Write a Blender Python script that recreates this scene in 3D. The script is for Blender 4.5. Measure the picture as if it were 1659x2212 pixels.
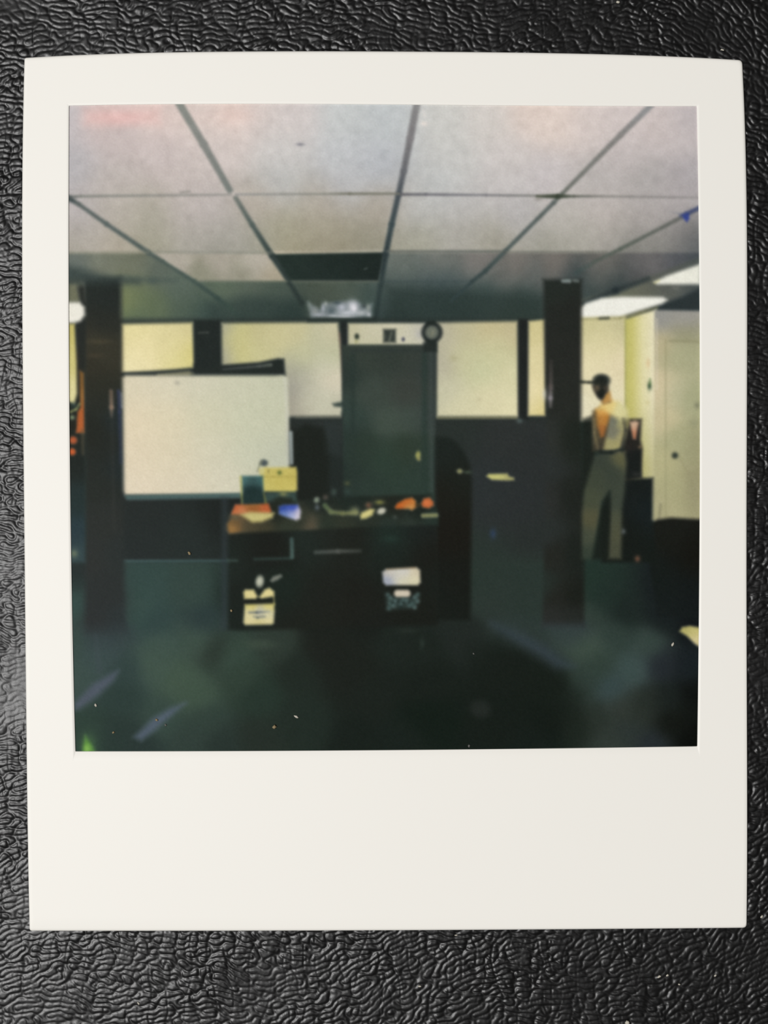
import bpy, math
import numpy as np
from mathutils import Vector

# ------------------------------------------------------------------ scene, camera, light
for o in list(bpy.data.objects):
    bpy.data.objects.remove(o, do_unlink=True)
scn = bpy.context.scene
col = scn.collection
W, H = 1659.0, 2212.0
MM = 0.001
S = 88.0 / 1550.0 * MM            # metres for one photo pixel on the table (the card is 88 mm wide)
D = 0.200                         # camera height above the table

cam_d = bpy.data.cameras.new('camera')
cam = bpy.data.objects.new('camera', cam_d)
col.objects.link(cam)
cam.location = (0, 0, D)
cam_d.sensor_fit = 'VERTICAL'
cam_d.sensor_height = 24.0
cam_d.lens = 24.0 * D / (H * S)
cam_d.clip_start = 0.005
cam_d.clip_end = 20
scn.camera = cam

world = bpy.data.worlds.new('world')
scn.world = world
world.use_nodes = True
bg = world.node_tree.nodes['Background']
bg.inputs[0].default_value = (1.0, 0.92, 0.80, 1)
bg.inputs[1].default_value = 0.05


def light(name, kind, loc, target, energy, color, **kw):
    d = bpy.data.lights.new(name, kind)
    o = bpy.data.objects.new(name, d)
    col.objects.link(o)
    o.location = loc
    o.rotation_euler = (Vector(target) - Vector(loc)).to_track_quat('-Z', 'Y').to_euler()
    d.energy = energy
    d.color = color
    for k, v in kw.items():
        setattr(d, k, v)
    return o


# the room's ceiling lamp, to the left above the table (the leather is brightest on that side)
light('ceiling_lamp_left_offscreen', 'AREA', (-0.66, -0.10, 1.75), (0, 0, 0), 33.0, (1.0, 0.99, 0.98),
      shape='RECTANGLE', size=0.30, size_y=0.30)

vs = scn.view_settings
vs.view_transform = 'Standard'
vs.look = 'None'
vs.gamma = 1.0
vs.exposure = 0.0
vs.use_curve_mapping = False


# ------------------------------------------------------------------ helpers
def unproject(px, py, z):
    k = S * (D - z) / D
    return (px - W / 2) * k, (H / 2 - py) * k, z


def mesh_from(name, co, quads, mat, parent=None, smooth=True):
    me = bpy.data.meshes.new(name)
    co = np.asarray(co, dtype=np.float32)
    quads = np.asarray(quads, dtype=np.int32)
    n = len(quads)
    me.vertices.add(len(co))
    me.vertices.foreach_set('co', co.ravel())
    me.loops.add(n * 4)
    me.loops.foreach_set('vertex_index', quads.ravel())
    me.polygons.add(n)
    me.polygons.foreach_set('loop_start', np.arange(n, dtype=np.int32) * 4)
    me.polygons.foreach_set('loop_total', np.full(n, 4, dtype=np.int32))
    me.polygons.foreach_set('use_smooth', np.full(n, smooth))
    me.update(calc_edges=True)
    me.validate()
    me.materials.append(mat)
    o = bpy.data.objects.new(name, me)
    col.objects.link(o)
    if parent:
        o.parent = parent
    return o


def grid_quads(ny, nx, keep=None):
    i = np.arange(ny * nx).reshape(ny, nx)
    q = np.stack([i[:-1, :-1], i[1:, :-1], i[1:, 1:], i[:-1, 1:]], -1)
    return q[keep] if keep is not None else q.reshape(-1, 4)


def compact(co, quads):
    used = np.zeros(len(co), bool)
    used[quads.ravel()] = True
    new = np.cumsum(used) - 1
    return co[used], new[quads], used


def material(name, base, rough, spec=0.5):
    m = bpy.data.materials.new(name)
    m.use_nodes = True
    nt = m.node_tree
    b = nt.nodes['Principled BSDF']
    b.inputs['Base Color'].default_value = (*base, 1)
    b.inputs['Roughness'].default_value = rough
    b.inputs['Specular IOR Level'].default_value = spec
    return m, nt, b


def add_bump(nt, b, scale, strength, dist, detail=3.0, stretch=(1, 1, 1)):
    tc = nt.nodes.new('ShaderNodeTexCoord')
    mp = nt.nodes.new('ShaderNodeMapping')
    mp.inputs['Scale'].default_value = stretch
    ns = nt.nodes.new('ShaderNodeTexNoise')
    ns.inputs['Scale'].default_value = scale
    ns.inputs['Detail'].default_value = detail
    bp = nt.nodes.new('ShaderNodeBump')
    bp.inputs['Strength'].default_value = strength
    bp.inputs['Distance'].default_value = dist
    nt.links.new(tc.outputs['Object'], mp.inputs['Vector'])
    nt.links.new(mp.outputs['Vector'], ns.inputs['Vector'])
    nt.links.new(ns.outputs['Fac'], bp.inputs['Height'])
    nt.links.new(bp.outputs['Normal'], b.inputs['Normal'])
    return ns


# ------------------------------------------------------------------ outlines of the card and of its window, in photo pixels
def fit(pts, deg):
    p = np.array(pts, float)
    m = p[:, 0].mean()
    s = np.ptp(p[:, 0]) / 2
    c = np.polyfit((p[:, 0] - m) / s, p[:, 1], deg)
    return lambda v: np.polyval(c, (np.asarray(v, float) - m) / s)


card = dict(
    top=fit([(53, 125), (250, 116), (500, 111), (800, 111), (1159, 114), (1400, 120), (1603, 130)], 4),
    bottom=fit([(64, 2011), (500, 2010), (850, 2010), (1159, 2008), (1613, 2004)], 2),
    left=fit([(125, 53), (260, 50), (400, 48), (900, 50), (1200, 53), (1500, 56), (1740, 59), (2011, 64)], 4),
    right=fit([(130, 1603.5), (260, 1609), (400, 1613), (900, 1614), (1400, 1613.5), (2004, 1613)], 4))
window = dict(
    top=fit([(150, 229), (370, 225.5), (480, 224.6), (820, 227), (1160, 228.5), (1505, 230)], 3),
    bottom=fit([(163, 1623), (480, 1621.6), (820, 1620), (1160, 1617.5), (1506, 1611.5)], 2),
    left=fit([(229, 149.5), (560, 148.6), (900, 150.6), (1240, 154.6), (1623, 163.2)], 3),
    right=fit([(230, 1505), (400, 1508), (560, 1510), (900, 1511.2), (1240, 1510.5), (1611, 1506)], 3))


def corners(c):
    tl = tr = None
    out = []
    for a, b, x, y in (('left', 'top', 60, 130), ('right', 'top', 1600, 130),
                       ('right', 'bottom', 1600, 2000), ('left', 'bottom', 60, 2000)):
        for _ in range(12):
            y = float(c[b](x))
            x = float(c[a](y))
        out.append((x, y))
    return out


def ring(c, rads, n, m):
    """rounded outline, clockwise from the top left, n samples a side and m a corner"""
    tl, tr, br, bl = corners(c)
    P = []
    r = rads

    def arc(a, k, b):
        for t in np.linspace(0, 1, m + 2)[1:-1]:
            P.append(((1 - t) ** 2 * a[0] + 2 * t * (1 - t) * k[0] + t * t * b[0],
                      (1 - t) ** 2 * a[1] + 2 * t * (1 - t) * k[1] + t * t * b[1]))
    for x in np.linspace(tl[0] + r[0], tr[0] - r[1], n):
        P.append((x, float(c['top'](x))))
    arc(P[-1], tr, (float(c['right'](tr[1] + r[1])), tr[1] + r[1]))
    for y in np.linspace(tr[1] + r[1], br[1] - r[2], n):
        P.append((float(c['right'](y)), y))
    arc(P[-1], br, (br[0] - r[2], float(c['bottom'](br[0] - r[2]))))
    for x in np.linspace(br[0] - r[2], bl[0] + r[3], n):
        P.append((x, float(c['bottom'](x))))
    arc(P[-1], bl, (float(c['left'](bl[1] - r[3])), bl[1] - r[3]))
    for y in np.linspace(bl[1] - r[3], tl[1] + r[0], n):
        P.append((float(c['left'](y)), y))
    arc(P[-1], tl, P[0])
    return np.array(P)


def curl(px, py):
    """height of the card's upper face above the table: the sheet arches about its long axis, most at the top"""
    u = np.clip((np.asarray(px) - 832) / 780, -1.05, 1.05)
    v = np.clip((np.asarray(py) - 115) / 1895, -0.05, 1.05)
    return (0.62 + (0.7 - 0.45 * v) * (1 - u * u)) * MM


# ------------------------------------------------------------------ the leather covered table
def leather_field():
    """embossed grain: broken, mostly lengthwise ridges (band-limited noise in changing directions)"""
    ny, nx, st = 1800, 1500, 2.0
    fy = np.fft.fftfreq(ny, st)[:, None]
    fx = np.fft.fftfreq(nx, st)[None, :]
    rng = np.random.default_rng(7)
    nz = np.fft.fft2(rng.standard_normal((ny, nx)))
    yy, xx = np.mgrid[0:ny, 0:nx]
    out = np.zeros((ny, nx))
    wsum = np.zeros((ny, nx))

    def low(seed, k):
        r = np.random.default_rng(seed)
        f = np.fft.fft2(r.standard_normal((ny, nx)))
        g = np.real(np.fft.ifft2(f * np.exp(-(fx ** 2 + fy ** 2) / (2 * k * k))))
        return g / g.std()
    orient = low(3, 1 / 900.0) * 0.26 + 0.08           # ridge direction, radians
    fr = np.hypot(fx, fy)
    th = np.arctan2(fy, fx)
    for a in np.linspace(-1.2, 1.2, 9):
        ang = a + math.pi / 2
        dth = (th - ang + math.pi / 2) % math.pi - math.pi / 2
        filt = np.exp(-((fr - 1 / 22.5) / 0.012) ** 2) * np.exp(-(dth / 0.6) ** 2)
        g = np.real(np.fft.ifft2(nz * filt))
        g /= g.std()
        w = np.exp(-((orient - a) / 0.28) ** 2)
        out += w * g
        wsum += w
    out /= wsum
    # narrow creases part the ridges, and cross creases break them into beads
    def band(seed, wl, bw, ang=None, spread=0.5):
        f = np.fft.fft2(np.random.default_rng(seed).standard_normal((ny, nx)))
        flt = np.exp(-((fr - 1 / wl) / bw) ** 2)
        if ang is not None:
            dt = (th - ang + math.pi / 2) % math.pi - math.pi / 2
            flt = flt * np.exp(-(dt / spread) ** 2)
        g_ = np.real(np.fft.ifft2(f * flt))
        return g_ / g_.std()
    cross = band(11, 62.0, 0.009, 0.12, 0.45)
    iso = band(13, 34.0, 0.012)
    n1 = np.abs(out * 0.86 + 0.42 * iso)
    a1 = np.clip(n1 / 1.05, 0, 1)
    a2 = np.clip(np.abs(cross) / 0.20, 0, 1)
    h = (a1 * (2 - a1)) ** 0.8 * (0.30 + 0.70 * (a2 * (2 - a2)) ** 0.8)
    h = h + 0.05 * low(21, 1 / 16.0) + 0.035 * low(22, 1 / 9.0)
    amp = 0.95 + 0.2 * low(5, 1 / 260.0)
    return h * amp, st


def sample(f, st, px, py):
    ny, nx = f.shape
    a = np.asarray(px) / st + 400
    b = np.asarray(py) / st + 300
    i0 = np.floor(a).astype(int)
    j0 = np.floor(b).astype(int)
    ta, tb = a - i0, b - j0
    g = lambda j, i: f[j % ny, i % nx]
    return ((1 - ta) * (1 - tb) * g(j0, i0) + ta * (1 - tb) * g(j0, i0 + 1)
            + (1 - ta) * tb * g(j0 + 1, i0) + ta * tb * g(j0 + 1, i0 + 1))


def axis(lo, hi, step, mid, far):
    core = np.arange(lo, hi + step, step)
    k = np.arange(step * 2.0, mid, step * 2.0)
    f = mid + np.array([60, 160, 320, 600, 1000, far - mid])
    k = np.concatenate([k, f])
    return np.concatenate([(lo - k)[::-1], core, hi + k])


LEATHER_AMP = 0.13 * MM
leather, nt, b = material('black_embossed_leather', (0.004, 0.004, 0.0042), 0.37, 0.36)
add_bump(nt, b, 9000.0, 0.15, 0.00004, 2.0)
# beyond the modelled grain the same ridges go on as fine relief of the material
N_ = nt.nodes.new
tc = N_('ShaderNodeTexCoord')
mp = N_('ShaderNodeMapping')
mp.inputs['Scale'].default_value = (1.0, 1.9, 1.0)
nz = N_('ShaderNodeTexNoise')
nz.inputs['Scale'].default_value = 620.0
nz.inputs['Detail'].default_value = 1.0
sub = N_('ShaderNodeMath')
sub.operation = 'SUBTRACT'
sub.inputs[1].default_value = 0.5
ab = N_('ShaderNodeMath')
ab.operation = 'ABSOLUTE'
mr = N_('ShaderNodeMapRange')
mr.interpolation_type = 'SMOOTHSTEP'
mr.inputs['From Max'].default_value = 0.09
fa = N_('ShaderNodeAttribute')
fa.attribute_name = 'far_relief'
bp2 = N_('ShaderNodeBump')
bp2.inputs['Distance'].default_value = 0.00016
nt.links.new(tc.outputs['Object'], mp.inputs['Vector'])
nt.links.new(mp.outputs['Vector'], nz.inputs['Vector'])
nt.links.new(nz.outputs['Fac'], sub.inputs[0])
nt.links.new(sub.outputs[0], ab.inputs[0])
nt.links.new(ab.outputs[0], mr.inputs['Value'])
nt.links.new(mr.outputs['Result'], bp2.inputs['Height'])
nt.links.new(fa.outputs['Fac'], bp2.inputs['Strength'])
nt.links.new(b.inputs['Normal'].links[0].from_socket, bp2.inputs['Normal'])
nt.links.new(bp2.outputs['Normal'], b.inputs['Normal'])
F, st = leather_field()
ax = axis(-50, 1709, 2.3, 330, 9000)
ay = axis(-50, 2262, 2.3, 330, 9000)
GX, GY = np.meshgrid(ax, ay)
hz = (sample(F, st, GX, GY) - 1.0) * LEATHER_AMP
far = np.maximum(np.maximum(-50 - GX, GX - 1709), np.maximum(-50 - GY, GY - 2262))
fade = np.clip((far - 210) / 110, 0, 1)
hz = hz * (1 - fade) - 0.45 * LEATHER_AMP * fade
fade = np.clip((far - 90) / 130, 0, 1)
lx, ly, lz = (GX - W / 2) * S, (H / 2 - GY) * S, hz
co = np.stack([lx, ly, lz], -1).reshape(-1, 3)
cx = (GX[:-1, :-1] + GX[1:, 1:]) / 2
cy = (GY[:-1, :-1] + GY[1:, 1:]) / 2
hole = (cx > 130) & (cx < 1530) & (cy > 215) & (cy < 1925)      # never seen under the card: a plain floor there
q = grid_quads(len(ay), len(ax), ~hole)
co, q, used = compact(co, q)
fade = fade.ravel()[used]
n0 = len(co)
p0 = [((x - W / 2) * S, (H / 2 - y) * S, -0.6 * LEATHER_AMP) for x, y in ((125, 210), (1535, 210), (1535, 1930), (125, 1930))]
co = np.concatenate([co, np.array(p0)])
q = np.concatenate([q, [[n0, n0 + 3, n0 + 2, n0 + 1]]])
tab = mesh_from('leather_tabletop', co, q, leather)
fa_ = tab.data.attributes.new('far_relief', 'FLOAT', 'POINT')
fa_.data.foreach_set('value', np.concatenate([fade, np.ones(4)]).astype(np.float32))
tab['label'] = 'black embossed leather surface lying under the instant photo'
tab['category'] = 'leather surface'
tab['kind'] = 'structure'

# ------------------------------------------------------------------ the instant photo: white frame, print, back sheet
photo = bpy.data.objects.new('instant_photo', None)
photo.empty_display_size = 0.01
col.objects.link(photo)
photo['label'] = 'white-bordered instant photo print of a dim office room'
photo['category'] = 'photo'

paper, nt, b = material('white_card', (0.90, 0.880, 0.825), 0.5, 0.3)
ns = add_bump(nt, b, 2600.0, 0.035, 0.00003, 2.0, (1.0, 2.2, 1.0))

inner = ring(window, (1.5, 1.5, 1.5, 1.5), 90, 3)
outer = ring(card, (5, 9, 9, 6), 90, 3)
d = outer - inner
ln = np.hypot(d[:, 0], d[:, 1])[:, None]
e = d / ln
rows = [(inner, -0.20), (inner + 0.4 * e, -0.03), (inner + 1.6 * e, 0.0)]
for f in np.linspace(0.06, 0.92, 14):
    rows.append((inner + d * f, 0.0))
rows += [(outer - 6 * e, 0.0), (outer - 3.2 * e, -0.03), (outer - 1.2 * e, -0.10), (outer, -0.24),
         (outer - 0.6 * e, -0.40), (outer - 4 * e, -0.46)]
co = []
for p, dz in rows:
    z = curl(p[:, 0], p[:, 1]) + dz * MM
    x, y, z = unproject(p[:, 0], p[:, 1], z)
    co.append(np.stack([x, y, z], -1))
n = len(inner)
co = np.concatenate(co)
q = []
for r in range(len(rows) - 1):
    a = np.arange(n) + r * n
    bq = (np.arange(n) + 1) % n + r * n
    q.append(np.stack([a, a + n, bq + n, bq], -1))
fr = mesh_from('frame', co, np.concatenate(q), paper, photo)
fr['label'] = 'white card border, wide along the bottom'

backm, nt, b = material('black_backing', (0.02, 0.02, 0.02), 0.6, 0.3)
u = np.linspace(75, 1595, 40)
v = np.linspace(140, 1995, 40)
BX, BY = np.meshgrid(u, v)
lay = []
for dz in (-0.30, -0.50):
    x, y, z = unproject(BX, BY, curl(BX, BY) + dz * MM)
    lay.append(np.stack([x, y, z], -1).reshape(-1, 3))
q1 = grid_quads(40, 40)
q2 = q1[:, ::-1] + 1600
idx = np.arange(1600).reshape(40, 40)
loop = np.concatenate([idx[0, :-1], idx[:-1, -1], idx[-1, :0:-1], idx[:0:-1, 0]])
nx_ = np.roll(loop, -1)
side = np.stack([loop, nx_, nx_ + 1600, loop + 1600], -1)
mesh_from('back_sheet', np.concatenate(lay), np.concatenate([q1, q2, side]), backm, photo)


# ---- the picture on the print, drawn with soft shapes in photo pixels
# PAINT-BEGIN
class Canvas:
    def __init__(self, X, Y):
        self.X, self.Y = X, Y
        self.C = np.zeros(X.shape + (3,))

    def box(self, x0, y0, x1, y1):
        m = (self.X >= x0) & (self.X <= x1) & (self.Y >= y0) & (self.Y <= y1)
        r = np.where(m.any(1))[0]
        c = np.where(m.any(0))[0]
        if len(r) == 0 or len(c) == 0:
            return None
        return slice(r[0], r[-1] + 1), slice(c[0], c[-1] + 1)

    def mix(self, sl, mask, c):
        m = mask[..., None]
        c = np.asarray(c, float)
        self.C[sl] = self.C[sl] * (1 - m) + c * m

    def color(self, c, X, Y):
        return c(X, Y) if callable(c) else c

    def poly(self, pts, c, s=4.0, a=1.0):
        s = s * 1.25
        p = np.array(pts, float)
        sl = self.box(p[:, 0].min() - s - 2, p[:, 1].min() - s - 2, p[:, 0].max() + s + 2, p[:, 1].max() + s + 2)
        if sl is None:
            return
        X, Y = self.X[sl], self.Y[sl]
        d = np.full(X.shape, 1e9)
        ins = np.zeros(X.shape, bool)
        for i in range(len(p)):
            ax_, ay_ = p[i]
            bx_, by_ = p[i - 1]
            ex, ey = bx_ - ax_, by_ - ay_
            L2 = ex * ex + ey * ey + 1e-9
            t = np.clip(((X - ax_) * ex + (Y - ay_) * ey) / L2, 0, 1)
            d = np.minimum(d, np.hypot(X - ax_ - t * ex, Y - ay_ - t * ey))
            if by_ != ay_:
                cr = ((ay_ > Y) != (by_ > Y)) & (X < ex * (Y - ay_) / ey + ax_)
                ins ^= cr
        sd = np.where(ins, d, -d)
        t = np.clip(sd / (2 * s) + 0.5, 0, 1)
        self.mix(sl, t * t * (3 - 2 * t) * a, self.color(c, X, Y))

    def rect(self, x0, y0, x1, y1, c, s=4.0, a=1.0):
        self.poly([(x0, y0), (x1, y0), (x1, y1), (x0, y1)], c, s, a)

    def blob(self, x, y, rx, ry, c, a=1.0, rot=0.0, hard=1.0):
        R = max(rx, ry) * 2.6
        sl = self.box(x - R, y - R, x + R, y + R)
        if sl is None:
            return
        X, Y = self.X[sl] - x, self.Y[sl] - y
        cs, sn = math.cos(rot), math.sin(rot)
        r2 = ((X * cs + Y * sn) / rx) ** 2 + ((-X * sn + Y * cs) / ry) ** 2
        self.mix(sl, np.exp(-r2 ** hard) * a, self.color(c, X + x, Y + y))

    def line(self, pts, c, s=3.0, a=1.0):
        """pts: (x, y, width, [colour])"""
        s = s * 1.15
        for p, q_ in zip(pts[:-1], pts[1:]):
            x0, y0, w0 = p[:3]
            x1, y1, w1 = q_[:3]
            R = max(w0, w1) + s + 2
            sl = self.box(min(x0, x1) - R, min(y0, y1) - R, max(x0, x1) + R, max(y0, y1) + R)
            if sl is None:
                continue
            X, Y = self.X[sl], self.Y[sl]
            ex, ey = x1 - x0, y1 - y0
            L2 = ex * ex + ey * ey + 1e-9
            t = np.clip(((X - x0) * ex + (Y - y0) * ey) / L2, 0, 1)
            d = np.hypot(X - x0 - t * ex, Y - y0 - t * ey)
            sd = (w0 + (w1 - w0) * t) / 2 - d
            m = np.clip(sd / (2 * s) + 0.5, 0, 1)
            m = m * m * (3 - 2 * m) * a
            if len(p) > 3:
                cc = np.array(p[3]) * (1 - t[..., None]) + np.array(q_[3]) * t[..., None]
            else:
                cc = c
            self.mix(sl, m, cc)


def field(pts, eps=26.0, p=2.0):
    eps, p = eps * 1.7, 3.2
    P = np.array([(x, y) for x, y, _ in pts], float)
    Cc = np.array([c for _, _, c in pts], float)

    def f(X, Y):
        num = np.zeros(X.shape + (3,))
        den = np.zeros(X.shape)
        for (x, y), c in zip(P, Cc):
            w = 1.0 / (((X - x) ** 2 + (Y - y) ** 2) / eps ** 2 + 1.0) ** p
            num += w[..., None] * c
            den += w
        return num / den[..., None]
    return f


def vgrad(y0, c0, y1, c1):
    def f(X, Y):
        t = np.clip((Y - y0) / (y1 - y0), 0, 1)[..., None]
        return np.array(c0) * (1 - t) + np.array(c1) * t
    return f


def paint_room(X, Y):
    k = Canvas(X, Y)
    R, B, P, L = k.rect, k.blob, k.poly, k.line
    # floor and lower room
    floor_pts = [
        (160, 1250, (38, 52, 52)), (165, 1300, (48, 78, 72)), (160, 1400, (50, 72, 66)), (210, 1300, (42, 48, 50)),
        (250, 1300, (42, 50, 52)), (225, 1345, (42, 47, 50)), (300, 1270, (46, 72, 68)), (300, 1300, (50, 76, 70)), (300, 1335, (47, 74, 69)),
        (420, 1280, (48, 70, 64)), (440, 1340, (40, 60, 62)), (330, 1352, (42, 66, 66)), (340, 1390, (60, 82, 72)),
        (430, 1385, (60, 82, 70)), (462, 1405, (40, 54, 46)), (330, 1440, (62, 84, 72)), (390, 1470, (62, 84, 68)),
        (420, 1500, (60, 82, 66)), (275, 1450, (44, 66, 64)), (265, 1500, (40, 62, 58)), (200, 1420, (54, 74, 74)),
        (170, 1450, (54, 76, 70)), (230, 1395, (52, 70, 72)), (350, 1550, (50, 72, 64)), (440, 1560, (46, 66, 58)),
        (200, 1590, (42, 66, 56)), (250, 1590, (38, 58, 54)), (300, 1612, (38, 56, 54)), (420, 1600, (46, 64, 58)),
        (470, 1610, (38, 54, 50)), (500, 1290, (34, 52, 48)), (500, 1420, (52, 74, 62)), (520, 1460, (46, 66, 54)),
        (600, 1390, (46, 60, 52)), (560, 1500, (37, 57, 48)), (640, 1450, (34, 46, 40)), (700, 1400, (32, 36, 32)),
        (650, 1560, (34, 48, 42)), (760, 1450, (31, 36, 32)), (800, 1500, (30, 38, 34)), (560, 1600, (38, 50, 44)),
        (780, 1600, (26, 36, 32)), (860, 1380, (32, 42, 38)), (900, 1400, (31, 40, 36)), (920, 1480, (28, 36, 32)),
        (920, 1550, (21, 34, 28)), (870, 1600, (27, 38, 34)), (1100, 1450, (29, 36, 32)), (1100, 1550, (25, 34, 30)),
        (1000, 1360, (36, 44, 42)), (1060, 1300, (46, 57, 54)), (1130, 1300, (42, 58, 54)), (1110, 1350, (46, 60, 58)),
        (1040, 1265, (42, 58, 52)), (1150, 1600, (25, 36, 34)), (1190, 1480, (27, 36, 31)), (1265, 1260, (36, 58, 50)),
        (1300, 1290, (34, 53, 48)), (1270, 1330, (50, 66, 58)), (1270, 1395, (62, 80, 68)), (1330, 1370, (48, 66, 60)),
        (1400, 1390, (54, 72, 66)), (1290, 1440, (48, 66, 58)), (1370, 1450, (60, 80, 78)), (1320, 1490, (54, 74, 76)),
        (1260, 1480, (46, 62, 56)), (1340, 1530, (52, 60, 54)), (1290, 1550, (44, 54, 48)), (1380, 1540, (46, 54, 48)),
        (1245, 1560, (32, 42, 36)), (1320, 1602, (50, 60, 55)), (1360, 1580, (46, 56, 55)), (1430, 1440, (38, 44, 54)),
        (1440, 1510, (30, 38, 38)), (1400, 1515, (42, 50, 46)), (1450, 1560, (24, 27, 24)), (1500, 1600, (17, 18, 17)),
        (1410, 1610, (40, 48, 56)), (1490, 1440, (28, 36, 44)), (1450, 1280, (28, 34, 40)), (1500, 1350, (22, 26, 32)),
        (1430, 1330, (28, 36, 40)), (1350, 1325, (31, 44, 43)), (1180, 1560, (21, 30, 26)), (1500, 1500, (20, 22, 22)),
        (690, 1330, (29, 34, 31)), (800, 1330, (29, 34, 31)), (1250, 1360, (50, 64, 66))]
    k.C[...] = field(floor_pts)(X, Y)
    # far wall below the panels
    wall = field([(300, 1100, (38, 45, 46)), (400, 1180, (38, 48, 48)), (300, 1200, (38, 46, 48)), (700, 920, (46, 52, 52)),
                  (700, 1000, (38, 48, 48)), (660, 1000, (32, 36, 32)), (980, 920, (44, 52, 50)), (1100, 940, (48, 52, 53)),
                  (1150, 1000, (46, 50, 52)), (1100, 1100, (46, 50, 53)), (1060, 1050, (46, 52, 55)), (1150, 1180, (44, 50, 50)),
                  (1060, 1200, (44, 56, 52)), (600, 1120, (32, 36, 34)), (500, 1120, (32, 38, 38))], 40)
    R(250, 890, 1190, 1214, wall, 5)
    P([(1020, 1195), (1190, 1195), (1190, 1330), (1016, 1330)], (44, 58, 53), 18, 0.7)
    L([(268, 1212, 6, (60, 88, 88)), (500, 1211, 5, (56, 84, 84))], None, 3, 0.9)
    P([(150, 1215), (262, 1215), (262, 1245), (150, 1245)], (38, 48, 50), 12, 0.8)
    # left column foot, its reflection, floor stripes
    L([(204, 1335, 5), (207, 1375, 8), (214, 1450, 10)], (62, 74, 80), 6, 0.45)
    P([(160, 1535), (160, 1520), (200, 1478), (240, 1455), (256, 1448), (246, 1470), (215, 1500), (175, 1530)], (80, 88, 104), 8, 0.85)
    P([(290, 1592), (330, 1552), (368, 1530), (402, 1518), (372, 1545), (335, 1578), (305, 1600)], (84, 96, 114), 8, 0.85)
    B(190, 1608, 16, 22, (72, 116, 62), 0.7)
    P([(178, 1625), (184, 1588), (190, 1600), (200, 1612), (206, 1625)], (98, 150, 66), 5, 0.8)
    B(188, 1617, 7, 9, (130, 178, 82), 0.9)
    # blue sheen on the right floor
    P([(1060, 1345), (1110, 1362), (1180, 1395), (1240, 1440), (1200, 1448), (1140, 1408), (1080, 1368)], (54, 68, 80), 14, 0.7)
    P([(1080, 1372), (1140, 1410), (1200, 1452), (1260, 1500), (1230, 1560), (1150, 1620), (1000, 1620), (1010, 1400)], (26, 34, 30), 22, 0.55)
    B(1038, 1532, 24, 20, (42, 48, 46), 0.8, 0.3, 2)
    B(560, 1392, 36, 12, (60, 76, 62), 0.7, 0, 1.5)
    B(912, 1390, 5, 14, (46, 60, 54), 0.7)
    B(880, 1362, 22, 6, (44, 54, 48), 0.6)
    # ------- ceiling
    P([(140, 215), (1520, 215), (1520, 700), (140, 700)], field([
        (165, 250, (186, 187, 192)), (160, 350, (184, 182, 185)), (200, 250, (220, 196, 190)), (250, 300, (200, 188, 186)),
        (350, 330, (203, 192, 190)), (250, 390, (192, 184, 180)), (400, 390, (200, 190, 186)), (350, 255, (222, 204, 198)),
        (430, 250, (218, 206, 200)), (500, 250, (226, 206, 198)), (560, 260, (216, 206, 202)), (480, 320, (212, 202, 198)),
        (600, 320, (206, 204, 202)), (640, 250, (214, 206, 204)), (740, 250, (200, 204, 204)), (840, 260, (194, 199, 201)),
        (740, 340, (196, 199, 202)), (820, 360, (186, 190, 196)), (600, 400, (190, 192, 192)), (740, 400, (188, 190, 194)),
        (960, 260, (208, 208, 204)), (1050, 260, (214, 209, 204)), (980, 340, (202, 202, 199)), (950, 400, (192, 195, 195)),
        (1100, 340, (212, 206, 203)), (1150, 250, (224, 208, 199)), (1200, 250, (226, 211, 202)), (1280, 260, (218, 207, 203)),
        (1180, 390, (204, 198, 199)), (1090, 390, (204, 200, 199)), (1360, 250, (214, 204, 202)), (1420, 270, (210, 199, 196)),
        (1470, 300, (206, 197, 196)), (1495, 260, (190, 183, 185)), (1350, 340, (200, 192, 191)), (1490, 380, (172, 168, 172)),
        (1300, 400, (184, 180, 178)), (1400, 395, (172, 169, 167)), (1470, 400, (178, 172, 172)),
        (170, 470, (186, 180, 182)), (190, 510, (180, 174, 166)), (250, 535, (176, 168, 152)), (165, 530, (166, 162, 150)),
        (260, 450, (184, 178, 168)), (330, 470, (172, 168, 154)), (400, 460, (190, 182, 178)), (450, 450, (194, 186, 184)), (330, 520, (160, 158, 140)),
        (420, 510, (168, 165, 156)), (500, 500, (172, 168, 162)), (480, 535, (158, 157, 146)), (560, 530, (160, 160, 148)),
        (560, 440, (184, 174, 162)), (700, 440, (180, 172, 160)), (820, 450, (172, 164, 152)), (600, 500, (166, 163, 142)),
        (700, 500, (164, 159, 140)), (800, 520, (150, 147, 130)), (620, 535, (158, 152, 128)), (720, 538, (148, 142, 122)),
        (900, 450, (190, 190, 188)), (1000, 440, (194, 192, 191)), (1120, 450, (186, 184, 184)), (900, 520, (164, 163, 148)),
        (1000, 510, (172, 170, 162)), (1060, 525, (164, 161, 148)), (1220, 470, (192, 188, 182)), (1300, 450, (198, 190, 186)),
        (1440, 440, (192, 186, 186)), (1250, 520, (176, 174, 164)), (1320, 510, (178, 173, 166)), (1400, 480, (186, 179, 176)),
        (1190, 530, (158, 157, 146)), (1470, 500, (140, 136, 134)), (1420, 520, (130, 130, 124)), (1500, 530, (84, 90, 92)),
        (1360, 545, (116, 118, 112))], 44))
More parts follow.
